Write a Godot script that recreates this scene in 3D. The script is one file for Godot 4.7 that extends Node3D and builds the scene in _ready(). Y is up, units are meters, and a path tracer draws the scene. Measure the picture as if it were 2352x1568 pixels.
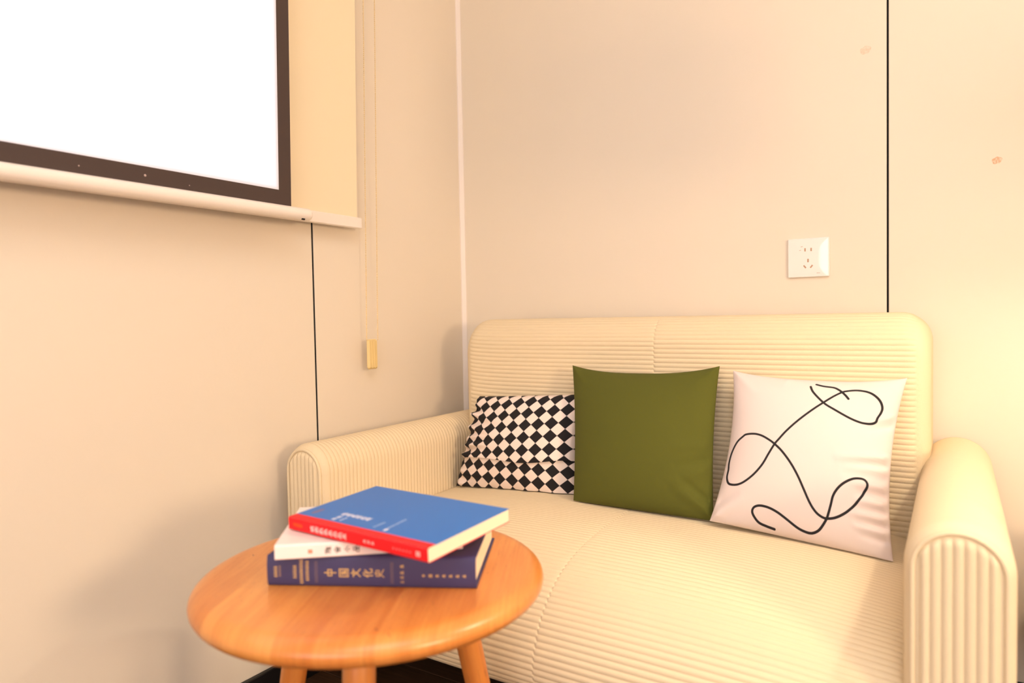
extends Node3D
# A corner of a small panelled room: ribbed loveseat with three cushions, round side table with books,
# projection screen and roller blind on the left wall. x runs along the back wall, z along the left wall, y up.

const TABLE_TOP := 0.4723
const TABLE_AT := Vector3(0.5753, 0.0, 0.9915)
const SOFA_MID := 0.668
const LAMP_AT := Vector3(1.485, 1.14, 0.70)
const PROJECTOR_AT := Vector3(2.45, 1.78, 1.5)

var M := {}
var taken := {}
var rng := RandomNumberGenerator.new()

# ------------------------------------------------------------------ helpers

func numbered(called: String) -> String:
	taken[called] = taken.get(called, -1) + 1
	return called if taken[called] == 0 else "%s_%03d" % [called, taken[called]]

func tag(o: Node, label: String, category: String, group := "") -> Node:
	o.set_meta("label", label)
	o.set_meta("category", category)
	if group:
		o.set_meta("group", group)
	return o

func thing(called: String, label: String, category: String, at := Vector3.ZERO, turn := 0.0, group := "") -> Node3D:
	var o := Node3D.new()
	o.name = numbered(called)
	add_child(o)
	o.position = at
	o.rotation_degrees.y = turn
	tag(o, label, category, group)
	return o

func part(called: String, mesh: Mesh, material: Material, parent: Node, at := Vector3.ZERO) -> MeshInstance3D:
	var o := MeshInstance3D.new()
	o.name = called
	o.mesh = mesh
	o.material_override = material
	o.position = at
	o.cast_shadow = GeometryInstance3D.SHADOW_CASTING_SETTING_ON
	parent.add_child(o, true)
	return o

func struct(called: String, mesh: Mesh, material: Material, at := Vector3.ZERO) -> MeshInstance3D:
	var o := part(called, mesh, material, self, at)
	o.set_meta("kind", "structure")
	return o

func mat(color: Color, rough := 0.8, extra := {}) -> StandardMaterial3D:
	var m := StandardMaterial3D.new()
	m.albedo_color = color
	m.roughness = rough
	for k in extra:
		m.set(k, extra[k])
	return m

func rgb8(r: float, g: float, b: float) -> Color:
	return Color(r / 255.0, g / 255.0, b / 255.0)

# A surface over a grid of points P[i * nv + j]; the normal is (along i) x (along j), turned round by flip.
func grid(P: PackedVector3Array, nu: int, nv: int, uvs := PackedVector2Array(), flip := false, wrap_u := false, wrap_v := false) -> ArrayMesh:
	var N := PackedVector3Array()
	N.resize(P.size())
	for i in nu:
		var i0 := i - 1
		var i1 := i + 1
		if i0 < 0:
			i0 = nu - 2 if wrap_u else 0
		if i1 >= nu:
			i1 = 1 if wrap_u else nu - 1
		for j in nv:
			var j0 := j - 1
			var j1 := j + 1
			if j0 < 0:
				j0 = nv - 2 if wrap_v else 0
			if j1 >= nv:
				j1 = 1 if wrap_v else nv - 1
			var du := P[i1 * nv + j] - P[i0 * nv + j]
			var dv := P[i * nv + j1] - P[i * nv + j0]
			var n := du.cross(dv)
			if n.length_squared() < 1e-18:
				var ia := clampi(i, 1, nu - 2)
				var ja := clampi(j, 1, nv - 2)
				n = (P[(ia + 1) * nv + ja] - P[(ia - 1) * nv + ja]).cross(P[ia * nv + ja + 1] - P[ia * nv + ja - 1])
			N[i * nv + j] = (-n if flip else n).normalized()
	var I := PackedInt32Array()
	I.resize((nu - 1) * (nv - 1) * 6)
	var k := 0
	for i in nu - 1:
		for j in nv - 1:
			var a := i * nv + j
			var b := a + nv
			var c := b + 1
			var d := a + 1
			var order := [a, b, c, a, c, d] if flip else [a, d, c, a, c, b]
			for x in 6:
				I[k + x] = order[x]
			k += 6
	var arrays := []
	arrays.resize(Mesh.ARRAY_MAX)
	arrays[Mesh.ARRAY_VERTEX] = P
	arrays[Mesh.ARRAY_NORMAL] = N
	if uvs.size() == P.size():
		arrays[Mesh.ARRAY_TEX_UV] = uvs
	arrays[Mesh.ARRAY_INDEX] = I
	var m := ArrayMesh.new()
	m.add_surface_from_arrays(Mesh.PRIMITIVE_TRIANGLES, arrays)
	return m

func st_new() -> SurfaceTool:
	var st := SurfaceTool.new()
	st.begin(Mesh.PRIMITIVE_TRIANGLES)
	return st

# A flat polygon that faces away from the point inside.
func poly(st: SurfaceTool, pts: Array, inside: Vector3, uvs: Array = []) -> void:
	var n: Vector3 = (pts[2] - pts[0]).cross(pts[1] - pts[0])
	if n.length_squared() < 1e-20:
		n = (pts[3] - pts[0]).cross(pts[2] - pts[0])
	n = n.normalized()
	var mid := Vector3.ZERO
	for q in pts:
		mid += q
	var ids := range(pts.size())
	if n.dot(mid / pts.size() - inside) < 0.0:
		n = -n
		ids.reverse()
	for t in range(1, pts.size() - 1):
		for x in [ids[0], ids[t], ids[t + 1]]:
			st.set_normal(n)
			if uvs:
				st.set_uv(uvs[x])
			st.add_vertex(pts[x])

# A box between two corners with chamfered edges.
func add_box(st: SurfaceTool, lo: Vector3, hi: Vector3, c := 0.0) -> void:
	var mid := (lo + hi) / 2.0
	var h := (hi - lo) / 2.0
	c = minf(c, minf(h.x, minf(h.y, h.z)) * 0.9)
	if c <= 0.0:
		for ax in 3:
			for s in [-1.0, 1.0]:
				var q := []
				for w in [[-1, -1], [1, -1], [1, 1], [-1, 1]]:
					var v := Vector3.ZERO
					v[ax] = s * h[ax]
					v[(ax + 1) % 3] = w[0] * h[(ax + 1) % 3]
					v[(ax + 2) % 3] = w[1] * h[(ax + 2) % 3]
					q.append(mid + v)
				poly(st, q, mid)
		return
	var corner := func(sx: float, sy: float, sz: float, ax: int) -> Vector3:
		var v := Vector3(sx * (h.x - c), sy * (h.y - c), sz * (h.z - c))
		v[ax] += [sx, sy, sz][ax] * c
		return mid + v
	for ax in 3:
		var b := (ax + 1) % 3
		var d := (ax + 2) % 3
		for s in [-1.0, 1.0]:
			var q := []
			for w in [[-1, -1], [1, -1], [1, 1], [-1, 1]]:
				var sg := [0.0, 0.0, 0.0]
				sg[ax] = s
				sg[b] = w[0]
				sg[d] = w[1]
				q.append(corner.call(sg[0], sg[1], sg[2], ax))
			poly(st, q, mid)
		for s1 in [-1.0, 1.0]:
			for s2 in [-1.0, 1.0]:
				var q := []
				for e in [[-1.0, b], [1.0, b], [1.0, d], [-1.0, d]]:
					var sg := [0.0, 0.0, 0.0]
					sg[ax] = e[0]
					sg[b] = s1
					sg[d] = s2
					q.append(corner.call(sg[0], sg[1], sg[2], e[1]))
				poly(st, q, mid)
	for sx in [-1.0, 1.0]:
		for sy in [-1.0, 1.0]:
			for sz in [-1.0, 1.0]:
				poly(st, [corner.call(sx, sy, sz, 0), corner.call(sx, sy, sz, 1), corner.call(sx, sy, sz, 2)], mid)

func box(lo: Vector3, hi: Vector3, c := 0.0) -> ArrayMesh:
	var st := st_new()
	add_box(st, lo, hi, c)
	return st.commit()

func box_at(mid: Vector3, size: Vector3, c := 0.0) -> ArrayMesh:
	return box(mid - size / 2.0, mid + size / 2.0, c)

# Turned shape round the y axis; profile of (radius, height) from the bottom up.
func lathe(profile: Array, sides := 32, planar_uv := 0.0) -> ArrayMesh:
	var P := PackedVector3Array()
	var uv := PackedVector2Array()
	var n := profile.size()
	for i in sides + 1:
		var a := TAU * i / sides
		for j in n:
			var q: Vector2 = profile[j]
			P.append(Vector3(q.x * cos(a), q.y, q.x * sin(a)))
			uv.append(Vector2(P[-1].x, P[-1].z) / planar_uv + Vector2(0.5, 0.5) if planar_uv > 0.0 else Vector2(float(i) / sides * 0.3, q.y))
	return grid(P, sides + 1, n, uv, true, true, false)

# A round bar along a path.
func tube(path: Array, radius: float, sides := 10, closed := false) -> ArrayMesh:
	var P := PackedVector3Array()
	var n := path.size()
	var side := Vector3.ZERO
	for i in n:
		var a: Vector3 = path[(i - 1 + n) % n] if closed else path[maxi(i - 1, 0)]
		var b: Vector3 = path[(i + 1) % n] if closed else path[mini(i + 1, n - 1)]
		var t := (b - a).normalized()
		if side == Vector3.ZERO:
			side = t.cross(Vector3.UP if absf(t.y) < 0.9 else Vector3.RIGHT).normalized()
		side = (side - t * side.dot(t)).normalized()
		var up := t.cross(side)
		for j in sides + 1:
			var w := TAU * j / sides
			P.append(path[i] + (side * cos(w) + up * sin(w)) * radius)
	if closed:
		for j in sides + 1:
			P.append(P[j])
		n += 1
	return grid(P, n, sides + 1, PackedVector2Array(), false, closed, true)

func noise(freq: float, seed_ := 1, kind := FastNoiseLite.TYPE_SIMPLEX_SMOOTH) -> FastNoiseLite:
	var f := FastNoiseLite.new()
	f.seed = seed_
	f.frequency = freq
	f.noise_type = kind
	f.fractal_octaves = 3
	return f

func bump_texture(freq: float, seed_: int, strength: float, size := 256) -> NoiseTexture2D:
	var t := NoiseTexture2D.new()
	t.width = size
	t.height = size
	t.seamless = true
	t.as_normal_map = true
	t.bump_strength = strength
	t.noise = noise(freq, seed_)
	return t

# --- drawing flat print into an image

func line(im: Image, a: Vector2, b: Vector2, width: float, color: Color) -> void:
	var r := width / 2.0 + 1.0
	var x0 := maxi(0, int(minf(a.x, b.x) - r))
	var x1 := mini(im.get_width() - 1, int(maxf(a.x, b.x) + r) + 1)
	var y0 := maxi(0, int(minf(a.y, b.y) - r))
	var y1 := mini(im.get_height() - 1, int(maxf(a.y, b.y) + r) + 1)
	var ab := b - a
	var l2 := maxf(ab.length_squared(), 1e-9)
	for y in range(y0, y1 + 1):
		for x in range(x0, x1 + 1):
			var q := Vector2(x + 0.5, y + 0.5)
			var t := clampf((q - a).dot(ab) / l2, 0.0, 1.0)
			var k := clampf(width / 2.0 + 0.5 - q.distance_to(a + ab * t), 0.0, 1.0)
			if k > 0.0:
				im.set_pixel(x, y, im.get_pixel(x, y).lerp(color, k * color.a))

# A character as strokes in a unit square (x right, y down). Up of the character lies towards dir_up.
func glyph(im: Image, strokes: Array, centre: Vector2, size: Vector2, up: Vector2, width: float, color: Color) -> void:
	var right := Vector2(-up.y, up.x)
	for s in strokes:
		for k in s.size() - 1:
			var a: Vector2 = s[k] - Vector2(0.5, 0.5)
			var b: Vector2 = s[k + 1] - Vector2(0.5, 0.5)
			line(im, centre + right * a.x * size.x - up * a.y * size.y, centre + right * b.x * size.x - up * b.y * size.y, width, color)

func pts(flat: Array) -> Array:
	var out := []
	for k in flat.size() / 2:
		out.append(Vector2(flat[2 * k], flat[2 * k + 1]))
	return out

func square(x0: float, y0: float, x1: float, y1: float) -> Array:
	return pts([x0, y0, x1, y0, x1, y1, x0, y1, x0, y0])

func blur_glyph(seed_: int) -> Array:
	var r := RandomNumberGenerator.new()
	r.seed = seed_
	var out := []
	for k in 3:
		var y := 0.15 + 0.3 * k + r.randf_range(-0.06, 0.06)
		out.append(pts([r.randf_range(0.05, 0.25), y, r.randf_range(0.7, 0.95), y + r.randf_range(-0.05, 0.05)]))
	out.append(pts([r.randf_range(0.3, 0.6), 0.05, r.randf_range(0.35, 0.6), 0.95]))
	out.append(pts([r.randf_range(0.2, 0.4), 0.35, r.randf_range(0.05, 0.2), 0.9]))
	out.append(pts([r.randf_range(0.6, 0.75), 0.35, r.randf_range(0.8, 0.95), 0.9]))
	return out

func picture(im: Image) -> ImageTexture:
	return ImageTexture.create_from_image(im)

# ------------------------------------------------------------------ the scene

func _ready() -> void:
	rng.seed = 7
	camera_and_light()
	materials()
	room()
	lamps()
	projector()
	sofa()
	side_table()
	screen_and_blind()
	cushions()
	books()
	socket()
	pouf()

func camera_and_light() -> void:
	var cam := Camera3D.new()
	cam.name = "camera"
	add_child(cam)
	var lens := CameraAttributesPhysical.new()
	lens.frustum_focal_length = 24.337
	lens.exposure_aperture = 2.8
	lens.frustum_focus_distance = 1.45
	lens.frustum_near = 0.05
	lens.frustum_far = 50.0
	cam.attributes = lens
	cam.fov = 52.494
	cam.near = 0.05
	cam.position = Vector3(1.2298, 0.80, 1.6599)
	cam.rotation_degrees = Vector3(-2.0067, 32.6141, -1.1071)
	cam.current = true

	var e := Environment.new()
	e.background_mode = Environment.BG_COLOR
	e.background_color = Color(0, 0, 0)
	e.tonemap_mode = Environment.TONE_MAPPER_LINEAR
	e.tonemap_exposure = 1.05
	e.sdfgi_enabled = true
	e.ssao_enabled = true
	e.ssil_enabled = true
	var w := WorldEnvironment.new()
	w.name = "environment"
	w.environment = e
	add_child(w)

	# the soft panels that light the room (their fittings are built in lamps())
	var ceil_light := AreaLight3D.new()
	ceil_light.name = "ceiling_panel_light"
	ceil_light.area_size = Vector2(1.5, 1.5)
	ceil_light.light_energy = 1.8
	ceil_light.light_color = rgb8(246, 247, 255)
	ceil_light.shadow_enabled = true
	ceil_light.position = Vector3(1.85, 2.445, 2.1)
	ceil_light.rotation_degrees.x = -90
	add_child(ceil_light)
	panel_light("side_panel_light", Vector2(0.4, 0.3), Vector3(2.755, 0.98, 1.58), 90.0, 2.2, SIDE_COLOR)
	panel_light("front_panel_light", Vector2(1.6, 1.1), Vector3(1.4, 1.15, 3.355), 0.0, 1.6, FRONT_COLOR)

const SIDE_COLOR := Color8(255, 220, 182)
const FRONT_COLOR := Color8(246, 243, 245)

func panel_light(called: String, size: Vector2, at: Vector3, turn: float, energy: float, color: Color) -> void:
	var l := AreaLight3D.new()
	l.name = called
	l.area_size = size
	l.light_energy = energy
	l.light_color = color
	l.shadow_enabled = true
	l.position = at
	l.rotation_degrees.y = turn
	add_child(l)

func materials() -> void:
	M.wall = mat(rgb8(235, 222, 202), 0.55, {"normal_enabled": true, "normal_texture": bump_texture(0.05, 3, 1.0), "normal_scale": 0.12, "uv1_triplanar": true, "uv1_world_triplanar": true, "uv1_scale": Vector3(6, 6, 6)})
	M.gap = mat(rgb8(22, 18, 15), 0.9)
	M.ceiling = mat(rgb8(240, 236, 230), 0.9)
	M.trim = mat(rgb8(244, 232, 222), 0.5)
	M.baseboard = mat(rgb8(20, 18, 18), 0.45)
	M.sofa = mat(rgb8(232, 212, 176), 0.95, {"normal_enabled": true, "normal_texture": bump_texture(0.25, 5, 3.0), "normal_scale": 0.25, "uv1_triplanar": true, "uv1_scale": Vector3(9, 9, 9)})
	M.dark = mat(rgb8(18, 15, 14), 0.8)
	M.leg_dark = mat(rgb8(45, 30, 22), 0.5)
	M.white_plastic = mat(rgb8(243, 238, 232), 0.12, {"clearcoat_enabled": true, "clearcoat": 0.6, "clearcoat_roughness": 0.05})
	M.slot = mat(rgb8(190, 152, 126), 0.7)
	M.white_metal = mat(rgb8(243, 232, 220), 0.35)
	M.border = mat(rgb8(72, 56, 50), 0.75)
	M.screen = mat(rgb8(218, 218, 224), 0.9)
	M.blind = mat(rgb8(243, 226, 192), 0.9, {"normal_enabled": true, "normal_texture": bump_texture(0.3, 9, 2.0), "normal_scale": 0.2, "uv1_triplanar": true, "uv1_scale": Vector3(10, 10, 10)})
	M.chain = mat(rgb8(238, 212, 160), 0.4)
	M.weight = mat(rgb8(232, 204, 140), 0.35)
	M.paper = mat(rgb8(243, 226, 194), 0.85)
	M.black_plastic = mat(rgb8(18, 18, 20), 0.4)
	M.lens_glass = mat(rgb8(10, 10, 12), 0.1)
	M.brass = mat(rgb8(190, 150, 90), 0.35, {"metallic": 0.8})

# ------------------------------------------------------------------ room

const ROOM_X := 2.8
const ROOM_Z := 3.4
const ROOM_H := 2.5

func room() -> void:
	# floor of dark boards laid along the back wall
	var fl := struct("floor", box(Vector3(-0.15, -0.12, -0.15), Vector3(ROOM_X + 0.15, -0.012, ROOM_Z + 0.15)), M.dark)
	var board_mats := []
	for k in 4:
		var im := Image.create_empty(256, 64, false, Image.FORMAT_RGB8)
		var nz := noise(0.02, 40 + k)
		for y in 64:
			for x in 256:
				var s := nz.get_noise_2d(x * 0.7, y * 9.0) * 0.5 + nz.get_noise_2d(x * 0.2, y * 30.0) * 0.3
				im.set_pixel(x, y, rgb8(66, 43, 28).lerp(rgb8(98, 66, 43), clampf(0.4 + s + 0.06 * k, 0.0, 1.0)))
		board_mats.append(mat(Color.WHITE, 0.42, {"albedo_texture": picture(im), "uv1_triplanar": true, "uv1_scale": Vector3(1.3, 8.0, 8.0)}))
	var widths := 0.118
	var lengths := [0.55, 0.9, 0.7, 1.1]
	var row := 0
	var z := 0.0
	while z < ROOM_Z - 0.001:
		var z1 := minf(z + widths, ROOM_Z)
		var x := 0.0
		var k := row
		while x < ROOM_X - 0.001:
			var l: float = lengths[(row * 3 + k) % 4]
			var x1 := minf(x + l, ROOM_X)
			part("plank", box(Vector3(x + 0.0008, -0.012, z + 0.0008), Vector3(x1 - 0.0008, 0.0, z1 - 0.0008), 0.0012), board_mats[(row * 7 + k * 3) % 4], fl)
			x = x1
			k += 1
		z = z1
		row += 1
	struct("ceiling", box(Vector3(-0.15, ROOM_H, -0.15), Vector3(ROOM_X + 0.15, ROOM_H + 0.12, ROOM_Z + 0.15)), M.ceiling)
	# panelled walls: panels with a dark open joint between them
	var left := struct("wall_left", box(Vector3(-0.15, 0, -0.15), Vector3(-0.012, ROOM_H, ROOM_Z + 0.15)), M.gap)
	for s in [[0.0, 0.5685], [0.5735, 1.771], [1.775, 2.973], [2.977, ROOM_Z]]:
		part("panel", box(Vector3(-0.012, 0, s[0]), Vector3(0, ROOM_H, s[1]), 0.0006), M.wall, left)
	var back := struct("wall_back", box(Vector3(-0.012, 0, -0.15), Vector3(ROOM_X + 0.15, ROOM_H, -0.012)), M.gap)
	for s in [[-0.012, 1.1088], [1.1128, 2.311], [2.315, ROOM_X]]:
		part("panel", box(Vector3(s[0], 0, -0.012), Vector3(s[1], ROOM_H, 0), 0.0006), M.wall, back)
	for jz in [0.5710, 1.773, 2.975]:
		part("joint_strip", box(Vector3(-0.0119, 0, jz - 0.0024), Vector3(-0.0012, ROOM_H, jz + 0.0024)), M.gap, left)
	for jx in [1.1108, 2.313]:
		part("joint_strip", box(Vector3(jx - 0.0019, 0, -0.0119), Vector3(jx + 0.0019, ROOM_H, -0.0012)), M.gap, back)
	# two marks on the back wall
	for s in [[1.2986, 1.0874, 0.0075, rgb8(214, 172, 136)], [1.0695, 1.3499, 0.0095, rgb8(229, 203, 177)]]:
		var im := Image.create_empty(64, 64, false, Image.FORMAT_RGB8)
		var nz := noise(0.06, int(s[2] * 10000))
		var disc := PackedVector3Array()
		for i in 25:
			var a := TAU * i / 24.0
			var r: float = s[2] * (1.0 + 0.14 * sin(a * 2.0 + 1.0) + 0.08 * sin(a * 5.0))
			disc.append(Vector3(0, 0, 0.0004))
			disc.append(Vector3(r * cos(a), r * sin(a), 0.0002))
		for y in 64:
			for x in 64:
				im.set_pixel(x, y, s[3].lerp(rgb8(235, 222, 202), clampf(0.3 + nz.get_noise_2d(x, y), 0.0, 0.7)))
		part("stain", grid(disc, 25, 2, PackedVector2Array(), false), mat(Color.WHITE, 0.6, {"albedo_texture": picture(im), "uv1_triplanar": true, "uv1_scale": Vector3(40, 40, 40)}), back, Vector3(s[0], s[1], 0))
	struct("wall_right", box(Vector3(ROOM_X, 0, 0), Vector3(ROOM_X + 0.15, ROOM_H, ROOM_Z)), M.ceiling)
	struct("wall_front", box(Vector3(0, 0, ROOM_Z), Vector3(ROOM_X + 0.15, ROOM_H, ROOM_Z + 0.15)), M.ceiling)
	struct("baseboard_left", box(Vector3(0.0, 0, 0.012), Vector3(0.012, 0.064, ROOM_Z), 0.002), M.baseboard)
	struct("baseboard_back", box(Vector3(0.0, 0, 0.0), Vector3(ROOM_X, 0.064, 0.012), 0.002), M.baseboard)
	struct("baseboard_right", box(Vector3(ROOM_X - 0.012, 0, 0.012), Vector3(ROOM_X, 0.064, ROOM_Z), 0.002), M.baseboard)
	struct("baseboard_front", box(Vector3(0.012, 0, ROOM_Z - 0.012), Vector3(ROOM_X - 0.012, 0.064, ROOM_Z), 0.002), M.baseboard)
	# light corner moulding
	var st := st_new()
	var inside := Vector3(0.002, 1.2, 0.002)
	var prof := [Vector3(0, 0, 0), Vector3(0.011, 0, 0), Vector3(0.011, 0, 0.003), Vector3(0.003, 0, 0.011), Vector3(0, 0, 0.011)]
	for k in prof.size():
		var a: Vector3 = prof[k]
		var b: Vector3 = prof[(k + 1) % prof.size()]
		poly(st, [a + Vector3(0, 0.064, 0), b + Vector3(0, 0.064, 0), b + Vector3(0, ROOM_H, 0), a + Vector3(0, ROOM_H, 0)], inside)
	poly(st, prof.map(func(q): return q + Vector3(0, 0.064, 0)), inside)
	poly(st, prof.map(func(q): return q + Vector3(0, ROOM_H, 0)), inside)
	struct("trim_1", st.commit(), M.trim)

# ------------------------------------------------------------------ lamps

func lamps() -> void:
	# ceiling panel
	var c := thing("ceiling_light", "square flush ceiling light panel with white frame", "ceiling light", Vector3(1.85, ROOM_H, 2.1))
	var st := st_new()
	for s in [[-0.82, -0.82, 0.82, -0.76], [-0.82, 0.76, 0.82, 0.82], [-0.82, -0.76, -0.76, 0.76], [0.76, -0.76, 0.82, 0.76]]:
		add_box(st, Vector3(s[0], -0.05, s[1]), Vector3(s[2], 0, s[3]), 0.004)
	part("frame", st.commit(), M.white_metal, c)
	part("light_diffuser", box(Vector3(-0.76, -0.045, -0.76), Vector3(0.76, -0.005, 0.76)), mat(rgb8(250, 245, 235), 0.6, {"emission_enabled": true, "emission": rgb8(246, 247, 255), "emission_energy_multiplier": 0.8}), c)

	floor_lamp()
	wall_panel("small warm light panel with white frame on the side wall", Vector2(0.4, 0.3), Vector3(ROOM_X, 0.98, 1.58), 90.0, SIDE_COLOR)
	wall_panel("large soft light panel with white frame opposite the sofa", Vector2(1.6, 1.1), Vector3(1.4, 1.15, ROOM_Z), 0.0, FRONT_COLOR)

# a framed panel that faces local -z; its light stands just in front (see camera_and_light)
func wall_panel(label: String, size: Vector2, at: Vector3, turn: float, color: Color) -> void:
	var p := thing("wall_light_panel", label, "wall light", at, turn)
	var ps := st_new()
	var a := size.x / 2.0 + 0.01
	var b := size.y / 2.0 + 0.01
	for q in [[-a - 0.03, -b - 0.03, a + 0.03, -b], [-a - 0.03, b, a + 0.03, b + 0.03], [-a - 0.03, -b, -a, b], [a, -b, a + 0.03, b]]:
		add_box(ps, Vector3(q[0], q[1], -0.04), Vector3(q[2], q[3], 0), 0.003)
	part("frame", ps.commit(), M.white_metal, p)
	part("light_diffuser", box(Vector3(-a, -b, -0.034), Vector3(a, b, -0.004)), mat(rgb8(250, 245, 235), 0.6, {"emission_enabled": true, "emission": color, "emission_energy_multiplier": 0.9}), p)

# floor lamp with an open drum shade, just outside the frame on the right
func floor_lamp() -> void:
	var h := LAMP_AT.y
	var t := thing("floor_lamp", "slim brass floor lamp with cream drum shade beside the sofa", "lamp", Vector3(LAMP_AT.x, 0, LAMP_AT.z))
	part("base", lathe([Vector2(0, 0), Vector2(0.11, 0), Vector2(0.11, 0.01), Vector2(0.105, 0.014), Vector2(0.012, 0.02), Vector2(0, 0.02)], 40), M.brass, t)
	part("pole", lathe([Vector2(0, 0.018), Vector2(0.007, 0.018), Vector2(0.007, h - 0.09), Vector2(0.017, h - 0.085), Vector2(0.017, h - 0.035), Vector2(0, h - 0.033)], 16), M.brass, t)
	var shade := lathe([Vector2(0.1345, h - 0.07), Vector2(0.135, h - 0.07), Vector2(0.125, h + 0.15), Vector2(0.1245, h + 0.15), Vector2(0.1345, h - 0.07)], 56)
	part("lamp_shade", shade, mat(rgb8(246, 234, 212), 0.9, {"backlight_enabled": true, "backlight": Color(0.75, 0.68, 0.56)}), t)
	var st := st_new()
	for k in 3:
		var a := TAU * k / 3.0
		var d := Vector3(cos(a), 0, sin(a))
		var e := Vector3(-sin(a), 0, cos(a)) * 0.0015
		var q := [d * 0.016 - e, d * 0.016 + e, d * 0.133 + e, d * 0.133 - e]
		var lo := q.map(func(x): return x + Vector3(0, h - 0.062, 0))
		var hi := q.map(func(x): return x + Vector3(0, h - 0.059, 0))
		var mid: Vector3 = d * 0.07 + Vector3(0, h - 0.0605, 0)
		poly(st, lo, mid)
		poly(st, hi, mid)
		for n in 4:
			poly(st, [lo[n], lo[(n + 1) % 4], hi[(n + 1) % 4], hi[n]], mid)
	part("shade_ring", st.commit(), M.brass, t)
	var prof := []
	for k in 13:
		var a := -PI / 2 + PI * k / 12.0
		prof.append(Vector2(0.03 * maxf(cos(a), 0.0), h + 0.034 * sin(a)))
	part("light_bulb", lathe(prof, 24), mat(rgb8(250, 240, 225), 0.4, {"emission_enabled": true, "emission": rgb8(255, 240, 216), "emission_energy_multiplier": 3.0}), t)
	var l := OmniLight3D.new()
	l.name = "bulb_light"
	l.light_color = rgb8(255, 240, 216)
	l.light_energy = 0.29
	l.light_size = 0.028
	l.omni_range = 8.0
	l.omni_attenuation = 2.0
	l.shadow_enabled = true
	l.position.y = h
	t.add_child(l)

func screen_x(y: float) -> float:
	return 0.08 + 0.023 * (y - 1.037)

func projector() -> void:
	var t := thing("projector", "black projector hung from the ceiling across from the screen", "projector", PROJECTOR_AT)
	var fx := -0.15   # the opening of the lens hood lies this far in front of the lamp
	var corners := [Vector3(0, 1.0685, 0.7295), Vector3(0, 1.066, 2.068), Vector3(0, 1.838, 2.068), Vector3(0, 1.838, 0.7295)]
	var hole := []
	for c in corners:
		c.x = screen_x(c.y)
		var d: Vector3 = c - PROJECTOR_AT
		hole.append(d * (fx / d.x))
	var rim := [Vector3(fx, -0.11, -0.15), Vector3(fx, -0.11, 0.15), Vector3(fx, 0.11, 0.15), Vector3(fx, 0.11, -0.15)]
	var st := st_new()
	for k in 4:
		poly(st, [rim[k], rim[(k + 1) % 4], hole[(k + 1) % 4], hole[k]], Vector3.ZERO)
	part("lens_mask", st.commit(), M.black_plastic, t)
	var sh := st_new()
	for s in [[Vector3(fx, -0.115, -0.155), Vector3(0.14, -0.11, 0.155)], [Vector3(fx, 0.11, -0.155), Vector3(0.14, 0.115, 0.155)], [Vector3(fx, -0.11, -0.155), Vector3(0.14, 0.11, -0.15)], [Vector3(fx, -0.11, 0.15), Vector3(0.14, 0.11, 0.155)], [Vector3(0.135, -0.11, -0.15), Vector3(0.14, 0.11, 0.15)]]:
		add_box(sh, s[0], s[1])
	part("housing", sh.commit(), M.black_plastic, t)
	part("ceiling_rod", lathe([Vector2(0, 0.115), Vector2(0.014, 0.115), Vector2(0.014, ROOM_H - PROJECTOR_AT.y - 0.01), Vector2(0.05, ROOM_H - PROJECTOR_AT.y - 0.008), Vector2(0.05, ROOM_H - PROJECTOR_AT.y), Vector2(0, ROOM_H - PROJECTOR_AT.y)], 20), M.black_plastic, t)
	var l := AreaLight3D.new()
	l.name = "projector_light"
	l.area_size = Vector2(0.0006, 0.0006)
	l.light_energy = 4.6
	l.light_color = rgb8(226, 228, 255)
	l.shadow_enabled = true
	l.rotation_degrees.y = 90
	t.add_child(l)

# ------------------------------------------------------------------ sofa

func rib(phase: float) -> float:
	return pow(absf(sin(PI * phase)), 0.62)

func sofa() -> void:
	var t := thing("sofa", "cream ribbed two-seat sofa with rounded arms in the room corner", "sofa", Vector3(SOFA_MID, 0, 0))
	part("backrest", back_mesh(), M.sofa, t)
	part("seat", seat_mesh(), M.sofa, t)
	for s in [-1.0, 1.0]:
		var a := part("armrest", arm_mesh(), M.sofa, t, Vector3(s * 0.5665, 0, 0))
		part("front_panel", arm_face(), M.sofa, a)
		part("piping", tube(arm_outline(0.0475, 0.7015), 0.0032, 10), M.sofa, a)
	part("underframe", box(Vector3(-0.5, 0.15, 0.06), Vector3(0.5, 0.2, 0.66), 0.005), M.dark, t)
	for q in [[-0.5, 0.1], [0.5, 0.1], [-0.5, 0.6], [0.5, 0.6]]:
		part("leg", lathe([Vector2(0, 0), Vector2(0.014, 0), Vector2(0.02, 0.16), Vector2(0, 0.16)], 16), M.leg_dark, t, Vector3(q[0], 0, q[1]))

func stations(half: float, edge: float, fine: int, coarse: int, seam: bool) -> Array:
	var out := []
	for k in fine:
		out.append(-half + edge * (1.0 - cos(PI / 2 * k / fine)))
	for k in coarse + 1:
		var x := -half + edge + (2.0 * (half - edge)) * k / coarse
		if not (seam and absf(x) < 0.012):
			out.append(x)
	if seam:
		for x in [-0.0105, -0.005, -0.002, -0.0006, 0.0006, 0.002, 0.005, 0.0105]:
			out.append(x)
	for k in fine:
		out.append(half - edge * (1.0 - cos(PI / 2 * (fine - 1 - k) / fine)))
	out.sort()
	return out

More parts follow.
